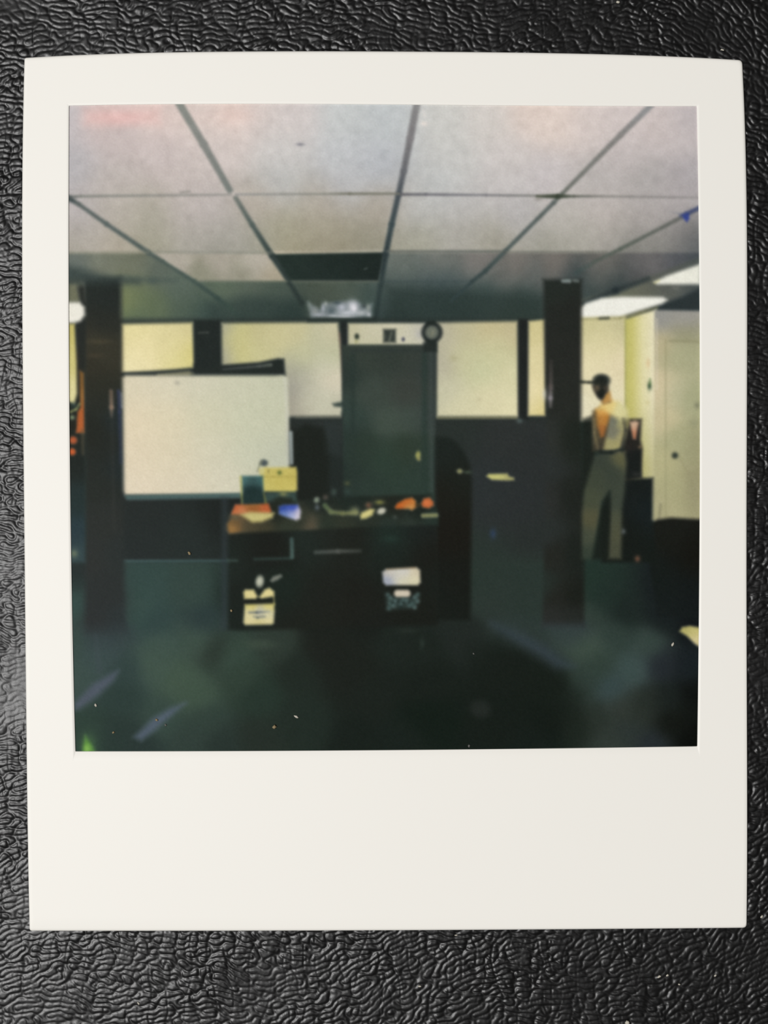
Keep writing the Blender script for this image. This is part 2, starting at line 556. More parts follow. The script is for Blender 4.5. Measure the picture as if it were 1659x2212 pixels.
    # third and fourth rows, darker towards the back
    back = field([
        (165, 570, (104, 112, 106)), (220, 565, (120, 124, 110)), (290, 575, (112, 116, 100)), (340, 590, (92, 102, 94)), (390, 620, (90, 104, 94)),
        (300, 640, (100, 112, 86)), (280, 650, (128, 136, 92)), (330, 660, (94, 108, 82)), (400, 665, (78, 94, 80)), (300, 680, (88, 104, 84)),
        (480, 620, (92, 106, 90)), (440, 680, (58, 78, 72)), (540, 620, (88, 100, 88)), (600, 640, (74, 88, 78)), (560, 670, (62, 78, 70)),
        (620, 680, (42, 60, 58)), (700, 625, (78, 88, 76)), (760, 625, (78, 90, 80)), (800, 640, (62, 80, 76)), (690, 645, (66, 78, 68)),
        (860, 570, (112, 118, 112)), (950, 565, (120, 122, 116)), (1040, 565, (128, 124, 120)), (1120, 570, (128, 122, 116)), (860, 600, (84, 96, 92)),
        (950, 600, (76, 90, 90)), (1080, 590, (104, 106, 102)), (1150, 590, (92, 98, 96)), (870, 640, (64, 80, 80)), (950, 640, (54, 72, 76)),
        (1050, 625, (64, 82, 80)), (1130, 640, (58, 74, 72)), (860, 680, (44, 60, 60)), (980, 680, (50, 66, 66)), (1120, 680, (60, 72, 64)),
        (1200, 570, (122, 116, 110)), (1300, 570, (116, 113, 108)), (1400, 565, (112, 110, 110)), (1470, 560, (92, 94, 98)), (1500, 565, (66, 74, 80)),
        (1300, 600, (92, 96, 92)), (1380, 595, (84, 86, 86)), (1330, 625, (50, 64, 66)), (1280, 640, (60, 74, 72)), (1240, 600, (60, 72, 74))], 30)
    P([(140, 547), (325, 547), (420, 607), (520, 607), (620, 607), (620, 607), (820, 607), (830, 546), (1260, 546), (1520, 546),
       (1520, 705), (140, 705)], back, 4)
    P([(330, 548), (585, 549), (622, 606), (422, 607)], field([(380, 560, (176, 170, 158)), (470, 565, (170, 164, 152)), (550, 560, (184, 178, 166)),
       (440, 595, (140, 140, 122)), (520, 590, (152, 150, 134)), (600, 595, (168, 160, 140))], 24), 3)
    P([(836, 618), (1000, 624), (1175, 640), (1178, 696), (836, 696)], (44, 60, 57), 16, 0.75)
    P([(450, 655), (530, 640), (660, 650), (660, 698), (450, 698)], (44, 62, 59), 14, 0.6)
    # colour stains along the top edge
    P([(182, 236), (345, 232), (345, 268), (182, 270)], (231, 192, 186), 14, 0.55)
    B(262, 255, 60, 16, (233, 188, 184), 0.55)
    B(505, 250, 42, 20, (233, 207, 198), 0.6)
    B(430, 252, 70, 22, (224, 206, 199), 0.5)
    # dark square vent
    P([(588, 549), (830, 545), (818, 607), (622, 607)], field([(620, 570, (38, 54, 50)), (720, 570, (34, 48, 46)), (800, 590, (34, 46, 45)), (700, 600, (38, 52, 50))], 40), 3)
    L([(590, 545, 6, (196, 186, 166)), (700, 544, 4, (170, 164, 148)), (828, 541, 5, (178, 176, 162))], None, 2.5, 0.75)
    L([(787, 582, 2), (793, 579, 2)], (110, 120, 116), 1.5, 0.6)
    # ceiling grid
    g1 = (128, 132, 128)
    L([(386, 222, 17, (136, 140, 134)), (440, 312, 16, (134, 136, 132)), (497, 412, 13, (120, 126, 122))], None, 4)
    L([(507, 424, 10, (116, 122, 116)), (545, 486, 10, (84, 96, 92)), (588, 553, 12, (50, 64, 62)), (625, 610, 9, (48, 62, 60)), (652, 655, 11, (44, 58, 56))], None, 4)
    B(504, 420, 9, 5, (216, 206, 200), 0.8, -0.4)
    L([(901, 222, 16, (140, 140, 140)), (886, 300, 15, (126, 124, 126)), (872, 370, 13, (106, 108, 112)), (861, 420, 12, (74, 82, 88)),
       (846, 485, 12, (62, 76, 80)), (833, 550, 12, (46, 60, 64)), (822, 615, 11, (50, 66, 66)), (812, 690, 12, (44, 60, 60))], None, 4)
    L([(1408, 226, 13, (148, 150, 152)), (1340, 292, 12, (138, 136, 134)), (1215, 418, 8, (112, 116, 110)), (1196, 438, 9, (98, 106, 104)),
       (1092, 542, 9, (80, 92, 90)), (1048, 586, 9, (60, 76, 76)), (1020, 608, 7, (52, 68, 70)), (975, 650, 4, (50, 68, 70))], None, 3.5)
    L([(1512, 449, 9, (100, 104, 112)), (1460, 476, 8, (108, 110, 106)), (1340, 538, 8, (92, 100, 92)), (1285, 565, 7, (88, 96, 90)), (1245, 590, 10, (66, 80, 80))], None, 3.5)
    L([(148, 428, 12, (60, 72, 74)), (170, 441, 8, (92, 100, 98)), (230, 484, 9, (92, 102, 100)), (320, 545, 10, (80, 92, 88)), (352, 565, 7, (76, 90, 84)),
       (420, 608, 8, (66, 84, 78)), (470, 645, 9, (54, 74, 68)), (500, 668, 8, (56, 76, 68)), (525, 690, 6, (50, 68, 64))], None, 4)
    L([(150, 426, 7, (86, 92, 92)), (175, 424, 6, (130, 132, 126)), (500, 420.5, 5, (152, 150, 146))], None, 3, 0.85)
    L([(510, 420, 5, (150, 150, 148)), (700, 419, 5, (142, 142, 134)), (755, 418.5, 6, (116, 116, 104)), (862, 418.5, 5, (122, 122, 112))], None, 2.5, 0.9)
    L([(866, 420, 6, (98, 98, 102)), (920, 420, 6, (112, 112, 118)), (1050, 421.5, 5, (128, 128, 132)), (1160, 423, 5, (132, 132, 128))], None, 2.5, 0.95)
    L([(1160, 424, 6, (84, 90, 76)), (1205, 424, 10, (58, 68, 54)), (1240, 424, 5, (92, 96, 88)), (1300, 424, 5, (142, 140, 136)), (1510, 427, 5, (152, 148, 148))], None, 2.5, 0.95)
    B(1163, 431, 9, 4, (150, 146, 140), 0.7)
    L([(148, 546, 5), (320, 545, 5)], (132, 134, 116), 4, 0.5)
    L([(330, 544, 5), (585, 546, 5)], (132, 134, 122), 4, 0.55)
    L([(836, 543, 5), (1088, 543, 5)], (92, 98, 94), 3, 0.8)
    L([(1095, 544, 4), (1310, 544, 4)], (112, 114, 106), 3, 0.7)
    L([(424, 607, 4), (620, 608, 4)], (96, 104, 90), 3, 0.6)
    L([(830, 608, 5), (1010, 608, 5)], (60, 76, 78), 4, 0.5)
    L([(630, 609, 5), (818, 609, 5)], (88, 98, 86), 3, 0.4)
    # dark patches on the ceiling
    L([(390, 416, 4), (410, 413, 4)], (146, 146, 140), 2.5, 0.75)
    B(649, 312, 9, 3.2, (126, 126, 136), 0.85)
    L([(915, 240, 3), (918, 252, 3)], (226, 220, 216), 3, 0.7)
    B(916, 267, 7, 4, (236, 226, 218), 0.9)
    B(622, 278, 5, 4, (220, 212, 206), 0.7)
    L([(1444, 458, 4, (170, 166, 166)), (1472, 461, 5, (138, 140, 146))], None, 2.5, 0.8)
    L([(1470, 466, 6), (1482, 462, 9), (1510, 449, 8)], (66, 76, 116), 3, 0.75)
    P([(1474, 464), (1488, 460), (1489, 472), (1484, 480), (1476, 472)], (48, 66, 146), 3, 0.9)
    # right side of the ceiling, lamps
    P([(1250, 650), (1340, 622), (1400, 598), (1520, 552), (1520, 690), (1250, 690)], field([(1400, 630, (104, 106, 94)), (1350, 636, (106, 110, 94)),
       (1450, 628, (96, 100, 94)), (1500, 625, (74, 82, 82)), (1430, 606, (84, 88, 84))], 30), 5)
    L([(1258, 656, 10, (42, 54, 58)), (1330, 628, 14, (38, 50, 56)), (1400, 602, 10, (50, 60, 62))], None, 5, 0.8)
    P([(1440, 652), (1470, 642), (1520, 618), (1520, 674), (1395, 674), (1410, 662)], (46, 56, 60), 6)
    B(1460, 623, 8, 4, (122, 126, 118), 0.5)
    P([(1413, 609), (1440, 596), (1512, 571), (1512, 614), (1420, 614)], (240, 240, 228), 5)
    L([(1414, 611, 3), (1424, 606, 3)], (214, 206, 130), 3, 0.6)
    # back wall of the right room
    P([(1250, 680), (1352, 680), (1352, 910), (1250, 910)], field([(1270, 700, (206, 200, 152)), (1340, 700, (200, 194, 152)), (1300, 740, (222, 214, 168)),
       (1270, 790, (234, 224, 184)), (1340, 790, (230, 218, 182)), (1300, 850, (230, 222, 186)), (1265, 880, (232, 226, 196))], 34), 4)
    def strip(X_, Y_):
        xs_ = [1350, 1366, 1388, 1416]
        up = np.stack([np.interp(X_, xs_, v_) for v_ in ((192, 204, 226, 234), (188, 198, 220, 228), (108, 122, 172, 198))], -1)
        lo = np.stack([np.interp(X_, xs_, v_) for v_ in ((178, 184, 186, 196), (172, 178, 182, 192), (104, 112, 124, 150))], -1)
        t_ = np.clip((Y_ - 850) / 160, 0, 1)[..., None]
        return up * (1 - t_) + lo * t_
    P([(1350, 690), (1418, 668), (1418, 1125), (1350, 1125)], strip, 4)
    P([(1414, 670), (1520, 672), (1520, 1128), (1412, 1126)], field([(1430, 690, (152, 152, 148)), (1480, 690, (158, 156, 152)), (1480, 722, (150, 148, 118)),
       (1430, 740, (192, 182, 146)), (1425, 840, (214, 200, 164)), (1470, 760, (178, 178, 142)), (1490, 760, (170, 170, 136)), (1460, 850, (190, 188, 154)),
       (1495, 860, (166, 168, 132)), (1430, 900, (204, 194, 156)), (1470, 950, (174, 174, 136)), (1500, 960, (156, 154, 120)), (1425, 1000, (184, 180, 138)),
       (1460, 1050, (174, 172, 132)), (1500, 1050, (152, 148, 116)), (1425, 1100, (176, 172, 134))], 24), 4)
    L([(1447, 736, 5), (1510, 738, 5)], (140, 138, 106), 4, 0.6)
    L([(1438, 735, 3), (1438, 1118, 3)], (150, 148, 112), 3, 0.55)
    L([(1419, 690, 3), (1419, 840, 3)], (228, 220, 200), 3, 0.5)
    L([(1427, 1090, 4), (1424, 1118, 4)], (112, 110, 88), 4, 0.55)
    P([(1252, 668), (1266, 655), (1300, 644), (1345, 641), (1432, 642), (1441, 648), (1430, 656), (1390, 668), (1342, 683), (1258, 686), (1252, 680)], (243, 243, 234), 5)
    L([(1256, 689, 4), (1290, 688, 3), (1340, 687, 4), (1380, 676, 4), (1420, 664, 4)], (128, 126, 82), 4, 0.55)
    L([(1296, 688, 6), (1314, 687, 6)], (66, 70, 60), 3, 0.8)
    B(1400, 785, 4, 10, (220, 188, 140), 0.6)
    B(1403, 834, 4.5, 9, (44, 70, 50), 0.9)
    L([(1404, 818, 2), (1404, 830, 4)], (96, 128, 76), 2.5, 0.8)
    B(1399, 870, 4, 6, (206, 196, 140), 0.5)
    B(1506, 876, 6, 7, (110, 112, 92), 0.6)
    B(1458, 984, 7.5, 7.5, (48, 58, 50), 0.95, 0, 1.6)
    L([(1468, 992, 4), (1490, 1024, 4)], (150, 144, 112), 5, 0.4)
    B(1499, 914, 12, 10, (140, 142, 112), 0.5)
    # dark furniture in front of the door on the right
    P([(1400, 1134), (1420, 1122), (1450, 1118), (1520, 1122), (1520, 1340), (1420, 1330), (1405, 1230)], field([(1450, 1150, (32, 33, 30)), (1500, 1200, (28, 25, 22)),
       (1430, 1250, (26, 33, 33)), (1500, 1290, (24, 29, 33)), (1440, 1310, (27, 34, 37))], 40), 5)
    P([(1345, 1034), (1411, 1032), (1410, 1128), (1420, 1215), (1300, 1215), (1300, 1100)], field([(1380, 1060, (29, 34, 34)), (1400, 1100, (28, 38, 44)), (1350, 1150, (28, 32, 30)), (1380, 1200, (27, 33, 31))], 40), 5)
    # ------- back wall panels
    R(150, 690, 1182, 760, (42, 52, 50), 8)
    R(254, 748, 952, 908, (42, 50, 48), 6)
    R(930, 748, 1190, 906, (42, 50, 48), 6)
    P([(262, 700), (416, 697), (419, 780), (416, 794), (380, 798), (262, 806)], field([(280, 710, (226, 216, 160)), (400, 710, (214, 204, 154)), (300, 760, (234, 222, 172)),
       (380, 750, (226, 216, 166)), (290, 795, (236, 226, 180)), (400, 785, (226, 218, 160)), (416, 770, (206, 196, 112))], 34), 5)
    R(420, 692, 478, 812, (36, 44, 44), 4)
    L([(430, 719, 3), (450, 718, 3)], (92, 94, 86), 3, 0.6)
    P([(479, 698), (730, 696), (736, 760), (740, 820), (741, 880), (736, 899), (600, 900), (600, 800), (480, 792)], field([(485, 710, (168, 168, 148)), (486, 770, (160, 160, 146)),
       (510, 720, (206, 200, 136)), (512, 765, (210, 204, 138)), (560, 720, (196, 190, 144)), (560, 770, (202, 198, 150)), (600, 730, (204, 198, 152)), (640, 720, (200, 194, 152)),
       (690, 730, (190, 190, 160)), (650, 770, (196, 196, 158)), (710, 720, (204, 198, 166)), (715, 765, (192, 194, 162)), (640, 800, (166, 166, 148)), (632, 840, (154, 152, 142)),
       (630, 880, (164, 160, 144)), (660, 830, (190, 188, 168)), (700, 800, (200, 200, 176)), (715, 820, (220, 210, 188)), (700, 860, (200, 200, 178)), (670, 870, (196, 194, 172)),
       (725, 880, (196, 194, 172))], 26), 5)
    L([(734, 720, 4), (741, 800, 5), (744, 860, 4)], (176, 110, 90), 4, 0.35)
    P([(718, 872), (745, 866), (745, 880), (722, 878)], (52, 66, 62), 4, 0.95)
    P([(736, 692), (752, 692), (751, 760), (748, 900), (742, 900), (741, 800)], (38, 44, 46), 4)
    # sign over the door with its marks, clock
    R(752, 698, 918, 746, field([(765, 710, (196, 192, 160)), (800, 720, (204, 200, 176)), (800, 736, (196, 194, 164)), (860, 705, (208, 204, 178)), (880, 735, (206, 204, 180)), (900, 715, (192, 190, 176))], 26), 4)
    B(771, 727, 5.5, 7, (40, 50, 42), 0.95, 0, 1.5)
    B(770, 738, 4, 4, (150, 150, 90), 0.5)
    R(828, 711, 855, 740, (46, 54, 50), 4, 0.95)
    L([(846, 718, 3), (841, 736, 3)], (120, 126, 110), 3, 0.75)
    L([(832, 722, 2), (832, 732, 2)], (104, 112, 98), 2.5, 0.4)
    B(871, 733, 4, 5, (60, 62, 84), 0.85, 0, 1.4)
    B(905, 722, 8, 10, (176, 176, 178), 0.5)
    # the right panels
    P([(944, 697), (1118, 694), (1120, 900), (943, 900)], field([(960, 720, (186, 182, 160)), (1000, 710, (194, 188, 152)), (1060, 705, (200, 190, 148)), (1110, 710, (198, 188, 150)), (955, 780, (182, 178, 158)),
       (1000, 770, (202, 200, 160)), (1070, 760, (204, 202, 160)), (1040, 800, (202, 204, 164)), (960, 850, (200, 198, 170)), (1000, 880, (216, 212, 176)), (1060, 860, (220, 214, 176)),
       (1110, 890, (228, 222, 182)), (1100, 820, (216, 212, 172))], 30), 5)
    B(980, 773, 9, 7, (176, 172, 136), 0.7)
    B(1035, 864, 6, 5, (196, 190, 154), 0.6)
    R(1120, 690, 1141, 905, (38, 41, 43), 4)
    P([(1142, 694), (1178, 690), (1178, 898), (1141, 898)], field([(1150, 710, (212, 202, 150)), (1160, 780, (224, 214, 166)), (1150, 860, (234, 224, 182)), (1172, 880, (220, 206, 140))], 30), 4)
    L([(945, 903, 4), (1116, 903, 4)], (150, 146, 104), 3, 0.6)
    L([(640, 902, 4), (735, 902, 4)], (120, 120, 104), 3, 0.5)
    B(1122, 909, 6, 5, (86, 104, 100), 0.8)
    # metal reflector under the ceiling
    P([(664, 652), (690, 668), (700, 655), (728, 652), (752, 650), (770, 650), (790, 662), (804, 656), (800, 684), (672, 686)], (126, 136, 140), 5, 0.85)
    for x, y, rx, ry, c in ((668, 660, 4, 8, (120, 132, 124)), (680, 672, 7, 8, (140, 146, 144)), (698, 665, 4, 10, (168, 174, 182)), (704, 656, 3, 5, (176, 182, 178)),
                            (688, 680, 14, 4, (170, 174, 182)), (716, 672, 8, 8, (74, 88, 94)), (738, 664, 9, 8, (196, 200, 212)), (762, 662, 11, 13, (224, 224, 232)),
                            (750, 676, 20, 5, (206, 210, 218)), (780, 676, 14, 6, (184, 190, 192)), (795, 664, 5, 8, (150, 158, 150)), (797, 680, 5, 5, (190, 194, 196)),
                            (765, 666, 6, 7, (238, 236, 242)), (744, 684, 24, 3, (214, 216, 222)), (720, 682, 12, 3, (180, 186, 190)), (786, 661, 6, 5, (60, 72, 72)), (728, 654, 8, 4, (62, 76, 82))):
        B(x, y, rx, ry, c, 0.8)
    P([(664, 688), (812, 686), (812, 695), (664, 696)], (40, 52, 50), 4, 0.9)
    # ------- door in the middle
    P([(738, 745), (942, 745), (940, 1080), (742, 1080)], field([(750, 800, (44, 58, 54)), (752, 950, (40, 56, 54)), (750, 1030, (38, 52, 50)), (780, 770, (56, 66, 58)), (840, 770, (52, 62, 56)), (900, 770, (56, 64, 58)),
       (800, 850, (60, 72, 64)), (880, 850, (60, 66, 60)), (840, 915, (66, 80, 70)), (890, 905, (62, 76, 68)), (780, 960, (46, 62, 52)), (840, 1000, (46, 68, 56)), (880, 970, (50, 64, 50)),
       (900, 1040, (46, 66, 58)), (800, 1050, (44, 62, 56)), (760, 900, (50, 68, 62)), (932, 900, (54, 64, 62)), (932, 1000, (46, 62, 58)), (936, 780, (50, 60, 60))], 26), 4)
    P([(757, 760), (768, 760), (765, 1065), (757, 1065)], (42, 58, 54), 5, 0.6)
    P([(912, 760), (922, 760), (923, 1065), (911, 1065)], (42, 62, 56), 5, 0.7)
    L([(760, 757, 8), (916, 757, 8)], (48, 58, 56), 4, 0.7)
    P([(744, 936), (920, 938), (940, 1070), (744, 1070)], (44, 62, 52), 8, 0.35)
    L([(931, 760, 6), (932, 1060, 7)], (66, 78, 74), 5, 0.5)
    B(903, 983, 6, 9, (160, 160, 96), 0.95, 0.15, 1.7)
    B(905, 992, 4, 4, (178, 166, 108), 0.7)
    # clock
    B(933, 718, 24, 24, (36, 44, 44), 1.0, 0, 5)
    B(933, 718, 15, 15, (112, 118, 106), 0.95, 0, 3)
    B(934, 720, 3, 8, (140, 138, 116), 0.5, 0.3)
    R(914, 740, 944, 760, (40, 48, 47), 4, 0.95)
    # dark rounded shape against the wall beside the door, its left twin
    P([(941, 944), (965, 944), (985, 955), (1002, 975), (1015, 1005), (1019, 1040), (1016, 1340), (941, 1340)], field([(970, 980, (33, 41, 39)), (1000, 1040, (33, 37, 33)), (960, 1080, (35, 33, 28)),
       (980, 1150, (33, 29, 25)), (990, 1250, (29, 31, 28)), (950, 1300, (28, 33, 30))], 40), 6)
    P([(630, 935), (660, 916), (700, 925), (712, 960), (708, 1090), (640, 1090)], (32, 37, 33), 7, 0.9)
    P([(700, 910), (738, 910), (736, 985), (706, 980)], (46, 56, 57), 8, 0.6)
    # whiteboard and the bar above it
    P([(258, 805), (330, 804), (420, 797), (478, 788), (560, 782), (600, 774), (614, 775), (617, 812), (258, 814)], (38, 46, 45), 4)
    L([(482, 798, 3, (72, 78, 78)), (560, 791, 5, (84, 90, 86)), (585, 788, 6, (104, 112, 100))], None, 3, 0.8)
    P([(340, 808), (408, 801), (418, 806), (408, 812), (340, 813)], (140, 138, 110), 4, 0.8)
    P([(262, 816), (272, 811), (612, 811), (622, 818), (625, 1012), (560, 1068), (270, 1069), (265, 1060)], field([(280, 840, (218, 210, 184)), (350, 830, (216, 210, 186)), (430, 830, (208, 206, 184)), (520, 830, (204, 204, 180)),
       (600, 830, (198, 200, 176)), (290, 900, (226, 212, 182)), (360, 900, (222, 212, 182)), (450, 900, (208, 206, 178)), (540, 900, (202, 204, 178)), (600, 900, (198, 200, 174)),
       (290, 980, (224, 211, 184)), (370, 980, (220, 210, 182)), (450, 980, (212, 208, 184)), (540, 980, (202, 204, 180)), (290, 1050, (226, 214, 190)), (400, 1050, (220, 210, 186)), (480, 1040, (214, 210, 188)), (600, 985, (192, 196, 176))], 46), 5)
    L([(616, 818, 5, (208, 208, 194)), (620, 900, 6, (206, 206, 190)), (622, 1000, 6, (190, 192, 182))], None, 4, 0.7)
    B(383, 827, 6, 5, (168, 166, 150), 0.7)
    L([(427, 822, 4), (428, 842, 4)], (222, 216, 192), 4, 0.5)
    P([(266, 1070), (520, 1065), (520, 1076), (274, 1080)], (72, 98, 96), 4)
    L([(628, 935, 8, (152, 162, 160)), (630, 1000, 7, (142, 152, 150))], None, 3, 0.95)
    P([(180, 600), (262, 600), (268, 1320), (276, 1368), (186, 1368)], field([
        (200, 620, (40, 47, 45)), (240, 640, (38, 45, 44)), (220, 700, (43, 46, 42)), (210, 735, (60, 56, 42)), (225, 765, (58, 55, 42)),
        (200, 790, (54, 50, 38)), (210, 830, (48, 48, 38)), (225, 870, (44, 46, 39)), (200, 930, (38, 41, 35)), (230, 980, (38, 42, 38)),
        (210, 1040, (40, 45, 42)), (253, 900, (34, 46, 50)), (253, 1000, (34, 46, 50)), (220, 1130, (44, 48, 47)), (200, 1200, (46, 49, 49)), (250, 1200, (42, 49, 50)),
        (220, 1280, (43, 48, 50)), (210, 1350, (44, 48, 51)), (255, 1350, (42, 52, 56))], 24), 8)
    B(213, 738, 26, 5, (84, 74, 50), 0.5)
    B(205, 768, 18, 5, (82, 68, 48), 0.45)
    L([(240, 845, 7, (124, 102, 84)), (241, 880, 8, (150, 126, 106)), (241, 900, 5, (90, 82, 72))], None, 4, 0.75)
    L([(242, 905, 6), (246, 1140, 6)], (54, 56, 54), 5, 0.45)
    L([(256, 845, 7, (52, 62, 108)), (258, 890, 5, (48, 58, 100)), (261, 1000, 5, (44, 56, 84))], None, 4, 0.7)
    L([(262, 850, 3), (263, 880, 3)], (196, 200, 216), 3, 0.4)
    P([(180, 1355), (290, 1350), (300, 1385), (190, 1400)], (48, 64, 68), 14, 0.55)
    # ------- left edge of the picture: second room beyond the column
    P([(140, 600), (182, 600), (184, 1215), (140, 1215)], field([(160, 640, (92, 96, 82)), (168, 700, (40, 46, 44)), (175, 800, (48, 46, 36)), (160, 930, (36, 40, 34)), (160, 1000, (32, 40, 38)),
       (160, 1080, (34, 52, 54)), (160, 1150, (36, 58, 68)), (160, 1200, (48, 70, 74))], 26), 5)
    P([(140, 574), (170, 578), (215, 592), (262, 600), (300, 606), (300, 612), (140, 614)], (52, 66, 64), 12, 0.8)
    L([(262, 600, 10), (330, 606, 12), (380, 606, 6)], (66, 82, 78), 8, 0.5)
    P([(150, 615), (164, 615), (172, 650), (150, 652)], (112, 114, 92), 5, 0.9)
    L([(176, 625, 14), (180, 660, 10), (176, 720, 14), (178, 790, 12)], (40, 44, 42), 6, 0.9)
    P([(140, 653), (172, 653), (182, 664), (183, 680), (174, 693), (160, 698), (140, 698)], (236, 234, 222), 5)
    P([(148, 700), (161, 700), (165, 780), (166, 850), (160, 874), (148, 866)], field([(152, 720, (198, 188, 112)), (158, 780, (206, 198, 128)), (156, 850, (222, 214, 158))], 30), 4)
    P([(172, 800), (181, 806), (182, 935), (164, 935), (168, 890), (174, 880)], field([(176, 820, (124, 90, 46)), (178, 860, (158, 112, 58)), (174, 890, (172, 90, 44)), (172, 920, (178, 96, 50))], 20), 4)
    L([(152, 890, 4), (164, 884, 4), (172, 872, 3)], (162, 168, 104), 3, 0.8)
    B(158, 876, 9, 7, (40, 62, 58), 0.8)
    B(156, 902, 5, 5, (150, 172, 132), 0.8)
    B(158, 920, 7, 12, (38, 36, 28), 0.8)
    B(158, 951, 9, 9, (184, 92, 54), 0.95, 0.6, 1.6)
    B(156, 976, 8, 8, (206, 96, 48), 0.95, 0, 1.6)
    L([(178, 930, 6), (179, 980, 5)], (96, 84, 58), 5, 0.6)
    B(160, 1196, 8, 9, (112, 122, 98), 0.8)
    # ------- right column
    P([(1173, 603), (1257, 603), (1256, 900), (1262, 1210), (1262, 1352), (1172, 1352), (1180, 900)], field([(1200, 620, (42, 48, 45)), (1230, 680, (42, 44, 42)), (1200, 760, (44, 45, 43)), (1220, 860, (44, 46, 43)),
       (1195, 950, (50, 53, 51)), (1230, 950, (36, 42, 37)), (1190, 1080, (48, 50, 50)), (1230, 1080, (36, 40, 37)), (1200, 1200, (42, 43, 40)), (1240, 1200, (33, 39, 36)),
       (1200, 1290, (40, 39, 36)), (1240, 1290, (32, 35, 31)), (1200, 1325, (46, 48, 48)), (1240, 1340, (42, 46, 45)), (1178, 1000, (46, 51, 52)), (1178, 1150, (45, 51, 51)), (1178, 1270, (42, 54, 50))], 22), 6)
    L([(1216, 607, 7), (1230, 607, 8)], (136, 148, 146), 3, 0.85)
    L([(1240, 606, 6), (1248, 607, 6)], (116, 126, 122), 3, 0.75)
    L([(1190, 780, 5, (66, 60, 58)), (1190, 835, 8, (96, 88, 84)), (1189, 860, 8, (150, 146, 150)), (1189, 878, 5, (110, 104, 102))], None, 4, 0.75)
    B(1176, 852, 5, 12, (214, 214, 206), 0.6)
    P([(1170, 1345), (1264, 1345), (1264, 1358), (1170, 1358)], (50, 60, 64), 8, 0.7)
    # ------- the person by the far wall
    P([(1259, 905), (1285, 895), (1285, 1000), (1262, 1210), (1255, 1212)], (33, 37, 33), 5, 0.8)
    P([(1360, 905), (1386, 905), (1384, 950), (1388, 970), (1384, 1030), (1345, 1040), (1345, 970)], (44, 41, 38), 5)
    P([(1345, 975), (1384, 970), (1386, 1032), (1345, 1036)], (31, 35, 36), 5)
    P([(1361, 912), (1372, 909), (1380, 912), (1376, 930), (1373, 948), (1368, 948), (1363, 925)], field([(1370, 918, (206, 178, 150)), (1370, 938, (190, 124, 90))], 14), 4)
    B(1362, 965, 10, 14, (46, 40, 40), 0.6)
    P([(1284, 985), (1300, 978), (1350, 975), (1353, 1000), (1350, 1060), (1344, 1100), (1342, 1207), (1312, 1207), (1316, 1130), (1318, 1062), (1300, 1085), (1290, 1150),
       (1280, 1208), (1257, 1208), (1257, 1110), (1262, 1060)], field([(1300, 995, (58, 66, 56)), (1340, 990, (96, 96, 66)), (1290, 1030, (64, 72, 56)), (1320, 1020, (58, 67, 56)), (1275, 1080, (70, 77, 58)),
       (1330, 1080, (62, 71, 58)), (1275, 1120, (84, 83, 58)), (1265, 1160, (70, 77, 60)), (1330, 1130, (74, 79, 60)), (1336, 1150, (80, 82, 60)), (1270, 1195, (54, 66, 54)), (1328, 1190, (74, 77, 58))], 16), 6)
    P([(1280, 1208), (1292, 1140), (1302, 1085), (1316, 1062), (1318, 1110), (1314, 1208)], (30, 37, 33), 6, 0.9)
    P([(1280, 888), (1300, 876), (1345, 880), (1357, 906), (1350, 940), (1340, 978), (1280, 974), (1279, 920)], field([(1290, 910, (100, 86, 58)), (1287, 945, (88, 80, 58)),
       (1298, 965, (66, 60, 46)), (1306, 940, (70, 60, 44)), (1345, 940, (96, 92, 70))], 10), 5)
    L([(1283, 905, 4), (1284, 935, 4), (1291, 968, 4)], (132, 122, 90), 4, 0.6)
    P([(1317, 897), (1352, 904), (1349, 936), (1337, 977), (1303, 973), (1311, 935)], field([(1322, 910, (116, 118, 102)), (1345, 915, (160, 156, 112)), (1325, 935, (122, 122, 104)),
       (1342, 945, (160, 154, 110)), (1318, 962, (160, 154, 108)), (1332, 968, (164, 158, 108))], 8), 5)
    P([(1287, 884), (1319, 880), (1316, 902), (1304, 942), (1298, 944), (1291, 920)], field([(1300, 890, (216, 164, 86)), (1296, 905, (176, 124, 62)), (1310, 905, (184, 126, 58)), (1301, 930, (162, 106, 56))], 8), 5)
    P([(1290, 884), (1300, 872), (1318, 864), (1340, 868), (1356, 886), (1358, 902), (1342, 908), (1318, 896), (1304, 886)], field([(1300, 880, (232, 200, 122)), (1316, 876, (226, 204, 132)),
       (1340, 885, (220, 214, 160)), (1350, 898, (214, 208, 152))], 9), 6)
    L([(1297, 976, 8), (1320, 977, 8), (1346, 970, 7)], (36, 44, 42), 4, 0.95)
    L([(1346, 905, 3), (1352, 930, 5), (1345, 965, 8)], (56, 56, 50), 5, 0.7)
    P([(1279, 832), (1290, 830), (1312, 832), (1316, 852), (1318, 868), (1304, 872), (1296, 862), (1286, 850)], (58, 52, 44), 5)
    P([(1304, 852), (1318, 846), (1322, 866), (1306, 874), (1300, 868)], (206, 156, 84), 5, 0.85)
    B(1299, 822, 20, 15, (38, 44, 42), 1.0, 0, 3)
    B(1298, 836, 16, 16, (42, 44, 40), 0.9, 0, 2)
    B(1298, 851, 10, 12, (36, 38, 36), 0.95, 0, 2)
    B(1290, 838, 6, 7, (112, 94, 68), 0.75)
    B(1308, 838, 5, 6, (82, 70, 54), 0.6)
    L([(1255, 825, 7), (1272, 826, 4), (1286, 826, 8)], (44, 48, 40), 3.5, 0.95)
    B(1347, 1148, 5, 6, (96, 104, 106), 0.7)
    B(1377, 1207, 6, 7, (120, 78, 56), 0.85)
    B(1382, 966, 4, 4, (120, 96, 66), 0.7)
    B(1375, 1024, 10, 5, (58, 58, 58), 0.6)
